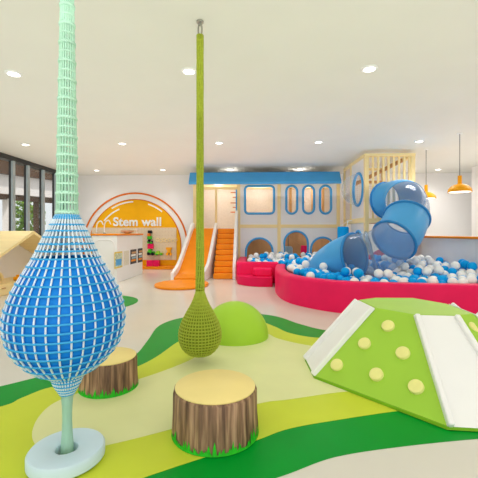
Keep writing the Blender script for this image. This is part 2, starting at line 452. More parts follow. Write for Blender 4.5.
# ------------------------------------------------------------------ climbing hill
hl = thing('climbing_hill', 'lime green faceted climbing hill with cream holds and white slides', 'climbing hill', (1.4, 3.0, .006))
HO = (-.004, -.037)
HT = [(x+HO[0], y+HO[1]) for x, y in [(.961, 3.268), (.994, 2.921), (1.182, 2.712), (1.486, 2.691), (1.63, 2.74), (1.64, 3.12), (1.478, 3.38), (1.14, 3.377)]]
HB = [(x+HO[0], y+HO[1]) for x, y in [(.458, 3.108), (.471, 2.733), (1.085, 2.066), (1.512, 2.034), (2.12, 2.50), (2.26, 3.2), (1.75, 3.95), (.9, 3.9)]]
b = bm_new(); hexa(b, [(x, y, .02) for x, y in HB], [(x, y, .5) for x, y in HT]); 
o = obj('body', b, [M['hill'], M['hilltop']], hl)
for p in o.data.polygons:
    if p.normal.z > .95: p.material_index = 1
b = bm_new(); cxm, cym = 1.4, 2.95
hexa(b, [(cxm+(x-cxm)*1.012, cym+(y-cym)*1.012, .006) for x, y in HB], [(cxm+(x-cxm)*1.008, cym+(y-cym)*1.008, .022) for x, y in HB]); obj('base_slab', b, M['hilld'], hl)
def face_n(p, q, r):
    n = (Vector(q)-Vector(p)).cross(Vector(r)-Vector(p)).normalized()
    return n if n.z > 0 else -n
def V3(p, z): return Vector((p[0], p[1], z))
def ramp(BL, BR, TL, TR, name='slide'):
    TL = TL.lerp(BL, .045); TR = TR.lerp(BR, .045)
    n = face_n(BL, BR, TL); s = (BR-BL).normalized()
    up = ((TL+TR)/2-(BL+BR)/2).normalized()
    b = bm_new(); o = up*.01
    hexa(b, [BL+n*.004-o*0, BR+n*.004, TR+n*.004+o, TL+n*.004+o], [BL+n*.014, BR+n*.014, TR+n*.014+o*2, TL+n*.014+o*2])
    r = obj(name, b, M['white'], hl, bevel=.004)
    for a, q, sg in ((BL, TL, 1), (BR, TR, -1)):
        d = (q-a).normalized(); w = s*sg*.036; e = q+d*.008
        b = bm_new(); hexa(b, [a+n*.002, a+w+n*.002, e+w+n*.002, e+n*.002], [a+n*.046, a+w+n*.046, e+w+n*.046, e+n*.046])
        obj('side_rail', b, M['white'], r, bevel=.009)
    return r
ramp(V3(HB[2], .01), V3(HB[3], .01), V3(HT[2], .5), V3(HT[3], .5))
ramp(V3(HB[0], .01), V3(HB[1], .01), V3(HT[0], .5), V3(HT[1], .5))
ramp(V3(HB[4], .01), V3(HB[5], .01), V3(HT[4], .5), V3(HT[5], .5))
def hold(p, n):
    p = Vector(p); n = Vector(n).normalized(); u = n.orthogonal().normalized(); v = n.cross(u)
    b = bm_new(); rr = .047
    rings = []
    for r_, d in ((rr, -.002), (rr, .016), (rr*.94, .022), (rr*.82, .024)):
        rings.append([b.verts.new(p+n*d+(u*math.cos(2*PI*i/24)+v*math.sin(2*PI*i/24))*r_) for i in range(24)])
    for A, Bq in zip(rings, rings[1:]):
        for i in range(24): b.faces.new((A[i], A[(i+1) % 24], Bq[(i+1) % 24], Bq[i]))
    b.faces.new(rings[-1])
    obj('climbing_hold', b, M['hold'], hl, smooth=.7)
nf = face_n(V3(HB[1], .02), V3(HB[2], .02), V3(HT[1], .5))
for p in ((1.018, 2.74, .395), (.842, 2.73, .263), (1.038, 2.522, .264), (.635, 2.713, .104), (.854, 2.503, .119), (1.034, 2.312, .119)):
    q = Vector(p)+Vector((*HO, 0)); q -= nf*(q-V3(HB[1], .02)).dot(nf); hold(q, nf)
P3, P4, Q3, Q4 = V3(HB[3], .02), V3(HB[4], .02), V3(HT[3], .5), V3(HT[4], .5)
nr = face_n(P3, P4, Q3)
for s_, t_ in ((.42, .84), (.36, .52), (.30, .2), (.72, .3)):
    q = (P3.lerp(P4, s_)).lerp(Q3.lerp(Q4, s_), t_); q -= nr*(q-P3).dot(nr); hold(q, nr)

# ------------------------------------------------------------------ ball pool
pool = thing('ball_pool', 'curved red padded ball pool with steps at its left corner', 'ball pool', (1.8, 6.5, 0))
PH = .43
front = spline([(.50, 7.75, 0), (.44, 7.2, 0), (.415, 6.6, 0), (.46, 6.0, 0), (.61, 5.52, 0), (.97, 5.08, 0), (1.35, 4.86, 0), (1.85, 4.77, 0), (2.4, 4.70, 0), (3.0, 4.68, 0), (3.63, 4.72, 0)], 6)
fr = frames(front)
W = .2
outer = [(p.x, p.y) for p in front]
inner = [(p+Vector((0, 0, 1)).cross(t)*W).to_2d() for p, (t, _, _) in zip(front, fr)]
inner = [(p.x, min(p.y, 7.75)) for p in inner]
b = bm_new(); n = len(outer)
def prof_ring(i):
    o = Vector((*outer[i], 0)); q = Vector((*inner[i], 0)); d = q-o
    return [b.verts.new(o+d*a+Vector((0, 0, z))) for a, z in ((0, 0), (0, PH-.05), (.06, PH-.015), (.2, PH), (.8, PH), (.94, PH-.015), (1, PH-.05), (1, 0))]
rg = [prof_ring(i) for i in range(n)]
for A, C in zip(rg, rg[1:]):
    for k in range(8): b.faces.new((A[k], A[(k+1) % 8], C[(k+1) % 8], C[k]))
b.faces.new(rg[0]); b.faces.new(rg[-1][::-1])
obj('curved_wall', b, M['red'], pool, smooth=.9)
b = bm_new(); prism(b, [(-.38, 9.6), (-.38, 7.95), (-.36, 7.86), (-.28, 7.8), (.55, 7.78), (.55, 7.98), (-.17, 8.0), (-.17, 9.6)], 0, .46)
obj('corner_wall', b, M['red'], pool, bevel=.03, seg=3)
st = spline([(-.36, 7.80, 0), (-.31, 7.58, 0), (-.12, 7.36, 0), (.12, 7.25, 0), (.39, 7.25, 0)], 6)
b = bm_new(); prism(b, [(p.x, p.y) for p in st]+[(.42, 7.79), (-.34, 7.79)], 0, .19); obj('lower_step', b, M['redd'], pool, bevel=.03, seg=3)
st = spline([(-.02, 7.78, 0), (0, 7.58, 0), (.1, 7.48, 0), (.39, 7.46, 0)], 6)
b = bm_new(); prism(b, [(p.x, p.y) for p in st]+[(.41, 7.785)], .185, .35); obj('upper_step', b, M['red'], pool, bevel=.03, seg=3)
b = bm_new(); prism(b, [(-.17, 9.6), (-.17, 8.0), (.6, 7.9)]+inner[4:]+[(3.63, 9.6)], .004, .012); obj('pool_floor', b, M['red'], pool)

# ------------------------------------------------------------------ play house front (facade)
FY = 9.7; FB = YB-.05
ph = thing('play_house', 'two storey white play house front with blue awning roof and windows', 'play house', (.4, FY, 0))
def post(x, y, z0, z1, w=.09, parent=ph, m='wood', name='post'):
    return obj(name, B(x-w/2, x+w/2, y-w/2, y+w/2, z0, z1), M[m], parent, bevel=.006)
for x in (-1.60, -.40, .70, 2.29):
    post(x, FY, 0, 2.43)
post(-1.02, FY+.02, 1.22, 2.36, .06)
DK = 1.22
obj('deck', B(-1.6, 2.3, FY+.05, FB, DK-.08, DK), M['grey'], ph)
for x0, x1 in ((-.355, .655), (.745, 2.245)):
    obj('beam', B(x0, x1, FY-.035, FY+.035, DK+.02, DK+.11), M['woodx'], ph)
obj('beam', B(-1.555, -.445, FY-.03, FY+.03, 2.29, 2.36), M['woodx'], ph)
obj('beam', B(-1.555, -.445, FY-.03, FY+.03, DK-.1, DK), M['oranged'], ph)
def panel(name, x0, x1, z0, z1, holes, y=FY):
    return sheet(name, [(x0, z0), (x1, z0), (x1, z1), (x0, z1)], holes, .04, atY(y), M['panel'], ph)
sq = rrect(-.225, .565, 1.63, 2.38, .10)
ovs = [rrect(a, a+.295, 1.625, 2.38, .147) for a in (.895, 1.35, 1.805)]
ar = [arch(-.20, .53, .1, .96), arch(.84, 1.48, .1, 1.15), arch(1.56, 2.2, .1, .98)]
panel('upper_panel', -.355, .655, DK+.11, 2.43, [sq]); panel('upper_panel', .745, 2.245, DK+.11, 2.43, ovs)
panel('lower_panel', -.355, .655, 0, DK+.02, [ar[0]]); panel('lower_panel', .745, 2.245, 0, DK+.02, ar[1:])
for lp_ in [sq]+ovs:
    b = bm_new(); loop_frame(b, lp_, atY(FY-.015), .033); obj('window_frame', b, M['blue'], ph, smooth=3.1)
for lp_ in ar:
    b = bm_new(); loop_frame(b, lp_, atY(FY-.015), .03); obj('arch_frame', b, M['blue'], ph, smooth=3.1)
# awning roof
b = bm_new()
sec = [(FY-.30, 2.40), (FY-.30, 2.46), (FY-.10, 2.745), (FB, 2.745), (FB, 2.69), (FY-.06, 2.69), (FY-.22, 2.43), (FY-.22, 2.40)]
hexa(b, [(-1.72, y, z) for y, z in sec], [(2.31, y, z) for y, z in sec]); obj('awning_roof', b, M['blue'], ph)
obj('roof_bounce_board', B(-1.70, 2.29, FY-.06, FB, 2.745, 2.752), M['panel'], ph)  # white board added so the ceiling gap above gets neutral bounce light
obj('ceiling_board', B(-1.66, 2.30, FY-.18, FB, 2.43, 2.45), M['woodx'], ph)
# inside: tan back boards and posts
obj('back_board', B(-.4, 2.3, FB-.04, FB, 0, DK-.08), M['tan'], ph)
obj('upper_back_board', B(-1.6, 2.3, FB-.04, FB, DK, 2.43), M['grey'], ph)
for x in (1.1, 1.3, 1.75, 2.05): post(x, FB-.3, DK, 2.43, .07, m='tan')
b = bm_new(); bar(b, (.95, FB-.3, .95), (1.9, FB-.5, .35), .08, .14); obj('brace', b, M['tan'], ph)
sheet('side_panel', [(FY+.05, DK), (FB, DK), (FB, 2.43), (FY+.05, 2.43)], [[(10.2+.28*math.cos(t), 1.9+.36*math.sin(t)) for t in [2*PI*i/24 for i in range(24)]]], .04, atX(-1.58), M['panel'], ph)
b = bm_new(); loop_frame(b, [(10.2+.28*math.cos(t), 1.9+.36*math.sin(t)) for t in [2*PI*i/24 for i in range(24)]], atX(-1.58), .03); obj('window_frame', b, M['blue'], ph, smooth=3.1)
# peg ladder on the post
pl = obj('peg_rail', B(-.475, -.447, FY-.06, FY-.005, 1.58, 2.28), M['ballb'], ph)
for i, z in enumerate((2.20, 2.075, 1.92, 1.80, 1.67)):
    b = bm_new(); L_ = .15 if i % 2 == 0 else .09
    tube(b, [(-.47, FY-.03, z), (-.47-L_, FY-.03, z)], [.014, .012], 8); obj('peg', b, M['oranged'], pl, smooth=1)

# ------------------------------------------------------------------ orange slide and staircase
sl = thing('orange_slide', 'wide orange slide with white side rails beside the staircase', 'slide', (-1.5, 8.1, 0))
c_l = [(-1.60, 9.64, 1.21), (-1.62, 9.5, 1.16), (-1.74, 8.75, .42), (-1.79, 8.42, .16), (-1.82, 8.07, .07)]
c_r = [(-1.04, 9.64, 1.21), (-1.05, 9.5, 1.16), (-1.11, 8.75, .42), (-1.15, 8.42, .16), (-1.20, 8.07, .07)]
cl = spline(c_l, 6); cr = spline(c_r, 6)
b = bm_new()
rows = []
for p, q in zip(cl, cr): rows.append([b.verts.new(p), b.verts.new(q), b.verts.new((q.x, q.y, 0)), b.verts.new((p.x, p.y, 0))])
for A, C in zip(rows, rows[1:]):
    for k in range(4): b.faces.new((A[k], A[(k+1) % 4], C[(k+1) % 4], C[k]))
b.faces.new(rows[0]); b.faces.new(rows[-1][::-1])
obj('slide_bed', b, M['orange'], sl, smooth=.6)
for cv, sg in ((cl, -1), (cr, 1)):
    b = bm_new(); rows = []
    for i, p in enumerate(cv):
        hh = .15 if p.z > .1 else .12
        rows.append([b.verts.new((p.x+d*sg, p.y, z)) for d, z in ((0.001, 0), (0.001, p.z+hh), (.075, p.z+hh), (.075, 0))])
    for A, C in zip(rows, rows[1:]):
        for k in range(4): b.faces.new((A[k], A[(k+1) % 4], C[(k+1) % 4], C[k]))
    b.faces.new(rows[0]); b.faces.new(rows[-1][::-1])
    obj('side_rail', b, M['white'], sl, bevel=.015)
st = thing('staircase', 'orange nine step staircase with white rails beside the slide', 'staircase', (-.75, 8.4, 0))
for i in range(9):
    y0 = 8.42+.137*i; z1 = (i+1)*.135
    b = bm_new(); box(b, -.955, -.49, y0, 9.64, i*.135, z1 if i < 8 else 1.215)
    s_ = obj('step', b, M['orange'], st, bevel=.025, seg=3)
b = bm_new()
sec = [(8.36, 0), (8.36, .32), (9.50, 1.70), (9.64, 1.70), (9.64, 1.2), (9.64, 0)]
hexa(b, [(-.485, y, z) for y, z in sec], [(-.41, y, z) for y, z in sec]); obj('side_rail', b, M['white'], st, bevel=.012)
# round landing mat
b = bm_new(); prism(b, [(-1.49+.555*math.cos(2*PI*i/48), 7.36+.62*math.sin(2*PI*i/48)) for i in range(48)], 0, .05)
tag(obj('landing_mat', b, M['orange'], bevel=.015), 'round orange landing mat at the foot of the orange slide', 'mat')

# ------------------------------------------------------------------ tower
TX0, TX1, TY = 2.42, 3.50, 7.86; TZ = 2.825; TB = 1.39
tw = thing('play_tower', 'tall pale wooden play tower with barred front and round bubble window', 'play tower', (2.95, TY, 0))
TYB = 9.60
for x, y in ((TX0+.045, TY), (TX1-.045, TY), (TX1-.045, TYB), (TX0+.045, TYB)):
    obj('post', B(x-.045, x+.045, y-.045, y+.045, 0, TZ-.06), M['wood'], tw, bevel=.006)
obj('beam', B(TX0, TX1, TY-.05, TY+.05, TZ-.06, TZ), M['woodx'], tw)
obj('beam', B(TX0, TX1, TYB-.05, TYB+.05, TZ-.06, TZ), M['woodx'], tw)
obj('beam', B(TX0, TX0+.09, TY+.05, TYB-.05, TZ-.07, TZ), M['woody'], tw)
obj('beam', B(TX1-.09, TX1, TY+.05, TYB-.05, TZ-.07, TZ), M['woody'], tw)
obj('beam', B(TX0+.09, TX1-.09, TY-.04, TY+.04, TB-.07, TB+.03), M['woodx'], tw)
obj('beam', B(TX0, TX0+.09, TY+.045, TYB-.045, TB-.06, TB+.05), M['woody'], tw)
obj('deck', B(TX0+.09, TX1-.09, TY+.04, TYB-.05, TB-.05, TB), M['tan'], tw)
for i in range(8):
    x = TX0+.19+i*.112
    obj('bar', B(x-.02, x+.02, TY-.02, TY+.02, TB+.03, TZ-.06), M['wood'], tw)
sy = 8.92
ring = [(8.36+.38*math.cos(t), 2.11+.37*math.sin(t)) for t in [2*PI*i/36 for i in range(36)]]
sheet('side_panel', [(TY+.045, TB+.05), (sy, TB+.05), (sy, TZ-.07), (TY+.045, TZ-.07)], [ring], .04, atX(TX0+.04), M['panel'], tw)
obj('post', B(TX0, TX0+.08, sy, sy+.08, TB+.05, TZ-.07), M['wood'], tw)
b = bm_new(); loop_frame(b, ring, atX(TX0+.015), .034); bw = obj('bubble_window_frame', b, M['blue'], tw, smooth=3.1)
b = bm_new(); K = 12
rws = []
for k in range(K):
    a = PI/2*k/K
    rws.append([b.verts.new((TX0-.36*math.sin(a), 8.36+.37*math.cos(a)*math.cos(t), 2.11+.36*math.cos(a)*math.sin(t))) for t in [2*PI*i/36 for i in range(36)]])
for A, C in zip(rws, rws[1:]):
    for i in range(36): b.faces.new((A[i], A[(i+1) % 36], C[(i+1) % 36], C[i]))
b.faces.new(rws[-1]); obj('bubble_dome', b, M['bubble'], bw, smooth=3.1)
# net on the rear half of the side
b = bm_new()
for i in range(24):
    z = TB+.08+i*.057; tube(b, [(TX0+.04, sy+.08, z), (TX0+.04, TYB-.05, z)], .006, 4)
for i in range(13):
    y = sy+.1+i*.044; tube(b, [(TX0+.04, y, TB+.05), (TX0+.04, y, TZ-.07)], .006, 4)
obj('side_net', b, M['grey'], tw)
b = bm_new()
for i in range(26):
    z = TB+.08+i*.054; tube(b, [(TX0+.09, TYB-.02, z), (TX1-.09, TYB-.02, z)], .005, 4)
for i in range(20):
    x = TX0+.12+i*.048; tube(b, [(x, TYB-.02, TB), (x, TYB-.02, TZ-.07)], .005, 4)
obj('rear_net', b, M['grey'], tw)
b = bm_new(); bar(b, (TX0+.1, TYB-.2, 2.3), (TX1-.1, TY+.4, 2.76), .05, .08); obj('brace', b, M['tan'], tw)
b = bm_new(); bar(b, (TX0+.1, TYB-.25, 2.42), (TX1-.1, TYB-.25, 2.42), .05, .07); obj('brace', b, M['tan'], tw)
al = arch(8.0, 8.66, .1, 1.15)
sheet('lower_side_panel', [(TY+.045, 0), (sy+.08, 0), (sy+.08, TB-.06), (TY+.045, TB-.06)], [al], .04, atX(TX0+.04), M['panel'], tw)
b = bm_new(); loop_frame(b, al, atX(TX0+.015), .03); obj('arch_frame', b, M['blue'], tw, smooth=3.1)

# punch bag under the beam
bg = thing('punch_bag', 'blue cylindrical bag hung on white straps beside the tower', 'punch bag', (2.2, 8.8, .6))
b = bm_new(); lathe(b, [(.10, .72), (.135, .75), (.14, .95), (.14, 1.21), (.13, 1.25), (.09, 1.26)], (2.2, 8.8, 0), 24); obj('bag', b, M['ballb'], bg, smooth=.9)
b = bm_new()
for a in (.4, 2.0, 3.6, 5.2): bar(b, (2.2+.12*math.cos(a), 8.8+.12*math.sin(a), 1.24), (2.32, 8.8, 1.40), .02, .006)
bar(b, (2.30, 8.8, 1.40), (2.43, 8.8, 1.40), .02, .02)
obj('straps', b, M['white'], bg)
bg = thing('punch_bag', 'pale blue grey bag standing inside the middle arch of the play house', 'punch bag', (1.0, 10.2, 0))
b = bm_new(); lathe(b, [(.11, .02), (.13, .06), (.13, .66), (.09, .72)], (1.0, 10.2, 0), 24); obj('bag', b, M['bluegrey'], bg, smooth=.9)
b = bm_new(); tube(b, [(1.0, 10.2, .71), (1.0, 10.2, 1.15)], .012, 6); obj('cord', b, M['cord'], bg)
b = bm_new(); tube(b, [(1.42, 10.0, .015), (1.45, 10.0, .75)], .12, 16); tag(obj('foam_roller', b, M['red'], smooth=.9), 'upright red foam roller inside the middle arch of the play house', 'roller')
b = bm_new(); tube(b, [(2.55, 8.35, .36), (3.05, 8.0, .74)], .13, 18); tag(obj('foam_roller', b, M['red'], smooth=.9), 'leaning red foam roller under the play tower behind the clear tube', 'roller')
b = bm_new(); box(b, 2.52, 2.72, 8.5, 8.7, .012, 1.2); tag(obj('foam_block', b, M['blued'], bevel=.03), 'tall blue foam block standing under the play tower', 'block')

# ------------------------------------------------------------------ spiral tube slide
ts = thing('tube_slide', 'spiral tube slide of blue and clear sections curling from the tower into the balls', 'tube slide', (2.3, 6.6, 0))
path = spline([(2.83, 7.72, 1.80), (2.98, 7.25, 1.80), (2.86, 6.72, 1.61), (2.68, 6.38, 1.30), (2.35, 6.05, .98), (1.98, 5.90, .76), (1.66, 6.16, .70), (1.41, 6.58, .46), (1.33, 6.84, .14)], 10)
TR = .37
def sect(i0, i1, r, thick=None, n=40):
    b = bm_new(); P = path[i0:i1+1]; fr = FRM[i0:i1+1]
    loops = [[b.verts.new(p+(a*math.cos(2*PI*k/n)+c_*math.sin(2*PI*k/n))*r) for k in range(n)] for p, (t, a, c_) in zip(P, fr)]
    for A, C in zip(loops, loops[1:]):
        for k in range(n): b.faces.new((A[k], A[(k+1) % n], C[(k+1) % n], C[k]))
    return b
FRM = frames(path)
def add_sect(name, i0, i1, m, r=TR):
    o = obj(name, sect(i0, i1, r), m, ts, smooth=3.1)
    return o
def flange(i, parent, m, r=TR):
    p = path[i]; t, a, c_ = FRM[i]
    b = bm_new(); tube(b, [p+(a*math.cos(2*PI*k/40)+c_*math.sin(2*PI*k/40))*(r+.004) for k in range(40)], .026, 8, True)
    obj('flange', b, m, parent, smooth=3.1)
NP = len(path)
for i0, i1, kind in ((0, 14, 'b'), (14, 28, 'c'), (28, 40, 'b'), (40, 58, 'c'), (58, NP-1, 'b')):
    if kind == 'b':
        o = add_sect('blue_section', i0, i1, M['blue'])
        sm = o.modifiers.new('shell', 'SOLIDIFY'); sm.thickness = .012
        flange(i0, o, M['blued']); 
        if i1 < NP-1 and i1 > 20: flange(i1, o, M['blued'])
    else:
        o = add_sect('clear_section', i0, i1, M['clear'], TR-.006)
        if i0 > 30: flange(51, o, M['clear'], TR-.002)

# ------------------------------------------------------------------ balls
def inside(x, y, poly):
    c_ = False; n_ = len(poly)
    for i in range(n_):
        x0, y0 = poly[i]; x1, y1 = poly[i-1]
        if (y0 > y) != (y1 > y) and x < (x1-x0)*(y-y0)/(y1-y0)+x0: c_ = not c_
    return c_
BR_ = .068
inn = [(p.x, p.y) for p in [Vector((*q, 0)) for q in inner]]
region = [(-.08, 9.58), (-.08, 8.09), (.62, 8.06)]+[(q[0]+.085, q[1]+.07) if q[0] < 1.5 else (q[0], q[1]+.085) for q in inn if q[1] < 7.6]+[(3.55, 4.99), (3.55, 9.58)]
def ok(x, y):
    if not inside(x, y, region): return False
    if x > 3.55: return False
    if abs(x-2.465) < .13 and y > 7.72: return False     # tower side panel
    if x > 2.3 and abs(y-7.86) < .13 and (x < 2.6 or x > 3.3): return False
    if x > 2.42 and y > 8.25: return False
    if y > 9.55: return False
    return True
pts = []
sp = .137; row = 0; y = 4.9
while y < 9.6:
    x = -.2+(sp/2 if row % 2 else 0)
    while x < 3.6:
        xx = x+random.uniform(-.022, .022); yy = y+random.uniform(-.022, .022)
        if ok(xx, yy): pts.append((xx, yy))
        x += sp
    y += sp*.88; row += 1
def tube_hit(p, pad):
    """distance of the ball centre to the shell of the slide"""
    d = min((Vector(p)-q).length for q in path)
    return abs(d-TR) < pad
balls = []
for x, y in pts:
    base = .40+.05*math.sin(2.1*x+.7)*math.sin(1.3*y)+random.uniform(-.02, .035)
    if y > 7.5 and x < 1: base += .05
    base += .07*max(0, 1-((x-2.6)**2+(y-6.9)**2)/1.2)
    if (3.55-x) < .5: base += .04
    balls.append((x, y, base))
# a looser upper layer so that the heap looks poured in
for x, y in pts:
    if random.random() < .2 and ok(x+.07, y+.06):
        balls.append((x+.07+random.uniform(-.01, .01), y+.06+random.uniform(-.01, .01), .405+.118+.05*math.sin(2.1*x+.7)*math.sin(1.3*y)+.07*max(0, 1-((x-2.6)**2+(y-6.9)**2)/1.2)+(.05 if y > 7.5 and x < 1 else 0)))
for _ in range(14):                                                # relax so that they only touch
    for i in range(len(balls)):
        for j in range(i):
            a, c_ = balls[i], balls[j]
            dx = a[0]-c_[0]
            if abs(dx) > .136: continue
            dy = a[1]-c_[1]
            if abs(dy) > .136: continue
            dz = a[2]-c_[2]; d = math.sqrt(dx*dx+dy*dy+dz*dz)
            if 1e-6 < d < 2*BR_:
                k = (2*BR_-d)/d/2
                na = (a[0]+dx*k, a[1]+dy*k, a[2]+dz*k); nc = (c_[0]-dx*k, c_[1]-dy*k, c_[2]-dz*k)
                if ok(na[0], na[1]): balls[i] = na
                if ok(nc[0], nc[1]): balls[j] = nc
balls = [p for p in balls if not tube_hit(p, BR_+.015)]
def hidden(p):
    # below the rim or behind the solid parts as seen from the front of the room
    return p[0] > 2.45 and p[1] > 8.0
balls.sort(key=lambda p: (hidden(p), p[1]+.0*p[0]))
def ball_mesh(name, m, seg):
    b = bm_new(); bmesh.ops.create_uvsphere(b, u_segments=seg, v_segments=seg//2+2, radius=BR_)
    me = bpy.data.meshes.new(name); b.to_mesh(me); b.free(); me.materials.append(m)
    for p in me.polygons: p.use_smooth = True
    return me
mb, mw = ball_mesh('ball_blue', M['ballb'], 20), ball_mesh('ball_white', M['ballw'], 20)
rest = bm_new(); nb = 0
for i, p in enumerate(balls):
    isb = random.random() < .42
    if nb < 300:
        o = bpy.data.objects.new('play_ball', mb if isb else mw); COL.objects.link(o); o.location = p; nb += 1
        tag(o, 'glossy blue plastic ball in the red ball pool' if isb else 'glossy white plastic ball in the red ball pool', 'ball', 'blue balls in the pool' if isb else 'white balls in the pool')
    else:
        s0 = len(rest.faces)
        r_ = bmesh.ops.create_icosphere(rest, subdivisions=2, radius=BR_, matrix=Matrix.Translation(p))
        for v in r_['verts']:
            for f in v.link_faces: f.material_index = 0 if isb else 1; f.smooth = True
if len(rest.faces):
    o = obj('ball_heap', rest, [M['ballb'], M['ballw']]); tag(o, 'far blue and white balls heaped at the back of the pool', 'balls', kind='stuff')
else: rest.free()

# ------------------------------------------------------------------ round wall graphic with lettering
sw = thing('wall_sign', 'round yellow wall graphic with white lettering and orange ring', 'sign', (-3.674, YB-.02, 0))
SC = (-3.674, .70); px = 10.9/355*1.02
def disc_pts(r, n=72, zmin=.0):
    zc = SC[1]; a0 = math.asin(max(-1, min(1, (zmin-zc)/r)))
    return [(SC[0]+r*math.cos(a0+(PI-2*a0)*i/n), zc+r*math.sin(a0+(PI-2*a0)*i/n)) for i in range(n+1)]
def ringband(name, r0, r1, y, m, zmin=.09, a=None, th=.012, parent=sw):
    if a is None:
        o_ = disc_pts(r1, 72, zmin); i_ = disc_pts(r0, 72, zmin)
    else:
        a0, a1 = a; o_ = [(SC[0]+r1*math.cos(a0+(a1-a0)*k/24), SC[1]+r1*math.sin(a0+(a1-a0)*k/24)) for k in range(25)]
        i_ = [(SC[0]+r0*math.cos(a0+(a1-a0)*k/24), SC[1]+r0*math.sin(a0+(a1-a0)*k/24)) for k in range(25)]
    b = bm_new(); n_ = len(o_)
    lo = [[b.verts.new((p[0], y+d, p[1])) for p in L_] for L_ in (o_, i_) for d in (-th/2, th/2)]
    for A, C in ((lo[0], lo[2]), (lo[1], lo[3]), (lo[0], lo[1]), (lo[2], lo[3])):
        for k in range(n_-1): b.faces.new((A[k], A[k+1], C[k+1], C[k]))
    return obj(name, b, m, parent)
sheet('yellow_disc', disc_pts(1.43, 72, .09), [], .012, atY(YB-.012), M['yellow'], sw)
ringband('inner_orange_edge', 1.425, 1.455, YB-.012, M['oranged'])
ringband('outer_orange_ring', 1.61, 1.66, YB-.012, M['oranged'])
for r_, a0, a1 in ((1.37, 92, 122), (1.24, 113, 141), (1.36, 51, 72)):
    ringband('white_arc', r_-.02, r_+.02, YB-.024, M['white'], a=(math.radians(a0), math.radians(a1)))
tcu = bpy.data.curves.new('letters', 'FONT'); tcu.body = 'Stem wall'; tcu.size = .37; tcu.extrude = .012; tcu.offset = .0085; tcu.align_x = 'CENTER'; tcu.space_character = 1.04
tob = bpy.data.objects.new('tmp', tcu); COL.objects.link(tob)
me = bpy.data.meshes.new_from_object(tob.evaluated_get(bpy.context.evaluated_depsgraph_get()))
bpy.data.objects.remove(tob); bpy.data.curves.remove(tcu)
xs = [v.co.x for v in me.vertices]; wid = max(xs)-min(xs); mid = (max(xs)+min(xs))/2; kx = 1.50/wid
for v in me.vertices: v.co = (-3.595+(v.co.x-mid)*kx, YB-.034-v.co.z, 1.325+v.co.y*kx*1.0)
me.materials.clear()
finish('lettering', me, M['white'], sw)
# peg panel
pb = thing('peg_panel', 'wide beige pegboard panel on the wall below the round graphic', 'pegboard', (-3.7, YB-.03, .27))
obj('board', B(-5.02, -2.37, YB-.05, YB-.022, .27, 1.265), M['peg'], pb)
b = bm_new()
for i in range(28):
    for j in range(10):
        x = -4.98+i*.095; z = .33+j*.1
        box(b, x-.006, x+.006, YB-.0505, YB-.049, z-.006, z+.006)
o = obj('peg_grid', b, M['tan'], pb); o['kind'] = 'stuff'
obj('ledge', B(-4.9, -2.3, YB-.30, YB-.002, 0, .085), M['orange'], None, bevel=.01)
tag(bpy.data.objects['ledge'], 'low orange ledge along the wall under the pegboard', 'ledge')
PY = YB-.0485
def ux(u): return (u-253.3)/355*10.75+.06
def vz(v): return 1.1-(v-233)/355*10.75
def px_box(u0, u1, v0, v1): return ux(u0), ux(u1), vz(v1), vz(v0)
# toys fixed to the board (each rests on a little peg hook behind it)
def wheel_toy(name, label, u0, u1, v0, v1, mb_, mw_):
    x0, x1, z0, z1 = px_box(u0, u1, v0, v1); h = z1-z0; w = x1-x0
    t = thing(name, label, 'toy vehicle', ((x0+x1)/2, PY-.06, z0))
    b = bm_new(); box(b, x0, x1, PY-.10, PY-.001, z0+h*.22, z0+h*.6); box(b, x0+w*.12, x0+w*.55, PY-.09, PY-.001, z0+h*.55, z1); obj('body', b, mb_, t, bevel=.008)
    for f in (.22, .78):
        b = bm_new(); r_ = h*.24; tube(b, [(x0+w*f, PY-.125, z0+r_), (x0+w*f, PY-.02, z0+r_)], r_, 14); obj('wheel', b, mw_, t, smooth=.8)
wheel_toy('toy_truck', 'green toy truck on the pegboard beside the counter', 144, 151.3, 249, 255.6, M['green'], M['black'])
wheel_toy('toy_car', 'small lime toy car on the pegboard, right of the green truck', 152, 160, 251.3, 255.6, M['dome'], M['green'])
wheel_toy('toy_train', 'black toy train above the pink block on the pegboard', 144, 149.3, 239.5, 243.6, M['black'], M['green'])
def blk(name, label, u0, u1, v0, v1, m, cat='block', d=.09):
    x0, x1, z0, z1 = px_box(u0, u1, v0, v1)
    b = bm_new(); box(b, x0, x1, PY-d, PY-.001, z0, z1)
    n_ = max(1, int((x1-x0)/.06))
    for k in range(n_):
        cx_ = x0+(k+.5)*(x1-x0)/n_; lathe(b, [(.016, z1-.001), (.016, z1+.014)], (cx_, PY-d/2, 0), 10)
    tag(obj(name, b, m, bevel=.004), label, cat)
blk('toy_block', 'bright pink toy block in the stack on the pegboard', 144.2, 150, 244.2, 249, M['pink'])
blk('toy_block', 'green toy block near the top of the pegboard stack', 144, 148.5, 236.4, 239.3, M['green'])
blk('toy_block', 'red and brown toy block at the top of the pegboard stack', 144, 147, 233.5, 236.2, M['oranged'])
blk('toy_block', 'black toy block topmost beside the counter end on the pegboard', 144.5, 148.5, 230.6, 233.2, M['black'])
rb = thing('toy_robot', 'yellow toy robot on the right part of the pegboard', 'toy robot', (ux(165.5), PY-.05, vz(255.6)))
for nm, a in (('head', (163, 168.5, 247.6, 250)), ('body', (164.2, 167.6, 250, 253)), ('leg', (163, 165.2, 253, 255.6)), ('leg', (166.4, 168.7, 253, 255.6))):
    x0, x1, z0, z1 = px_box(*a); obj(nm, B(x0, x1, PY-.08, PY-.001, z0, z1), M['lampy'], rb, bevel=.006)
gc_ = thing('gear_chain', 'row of pale linked wooden rings across the pegboard', 'rings', (ux(163), PY-.03, vz(240.5)))
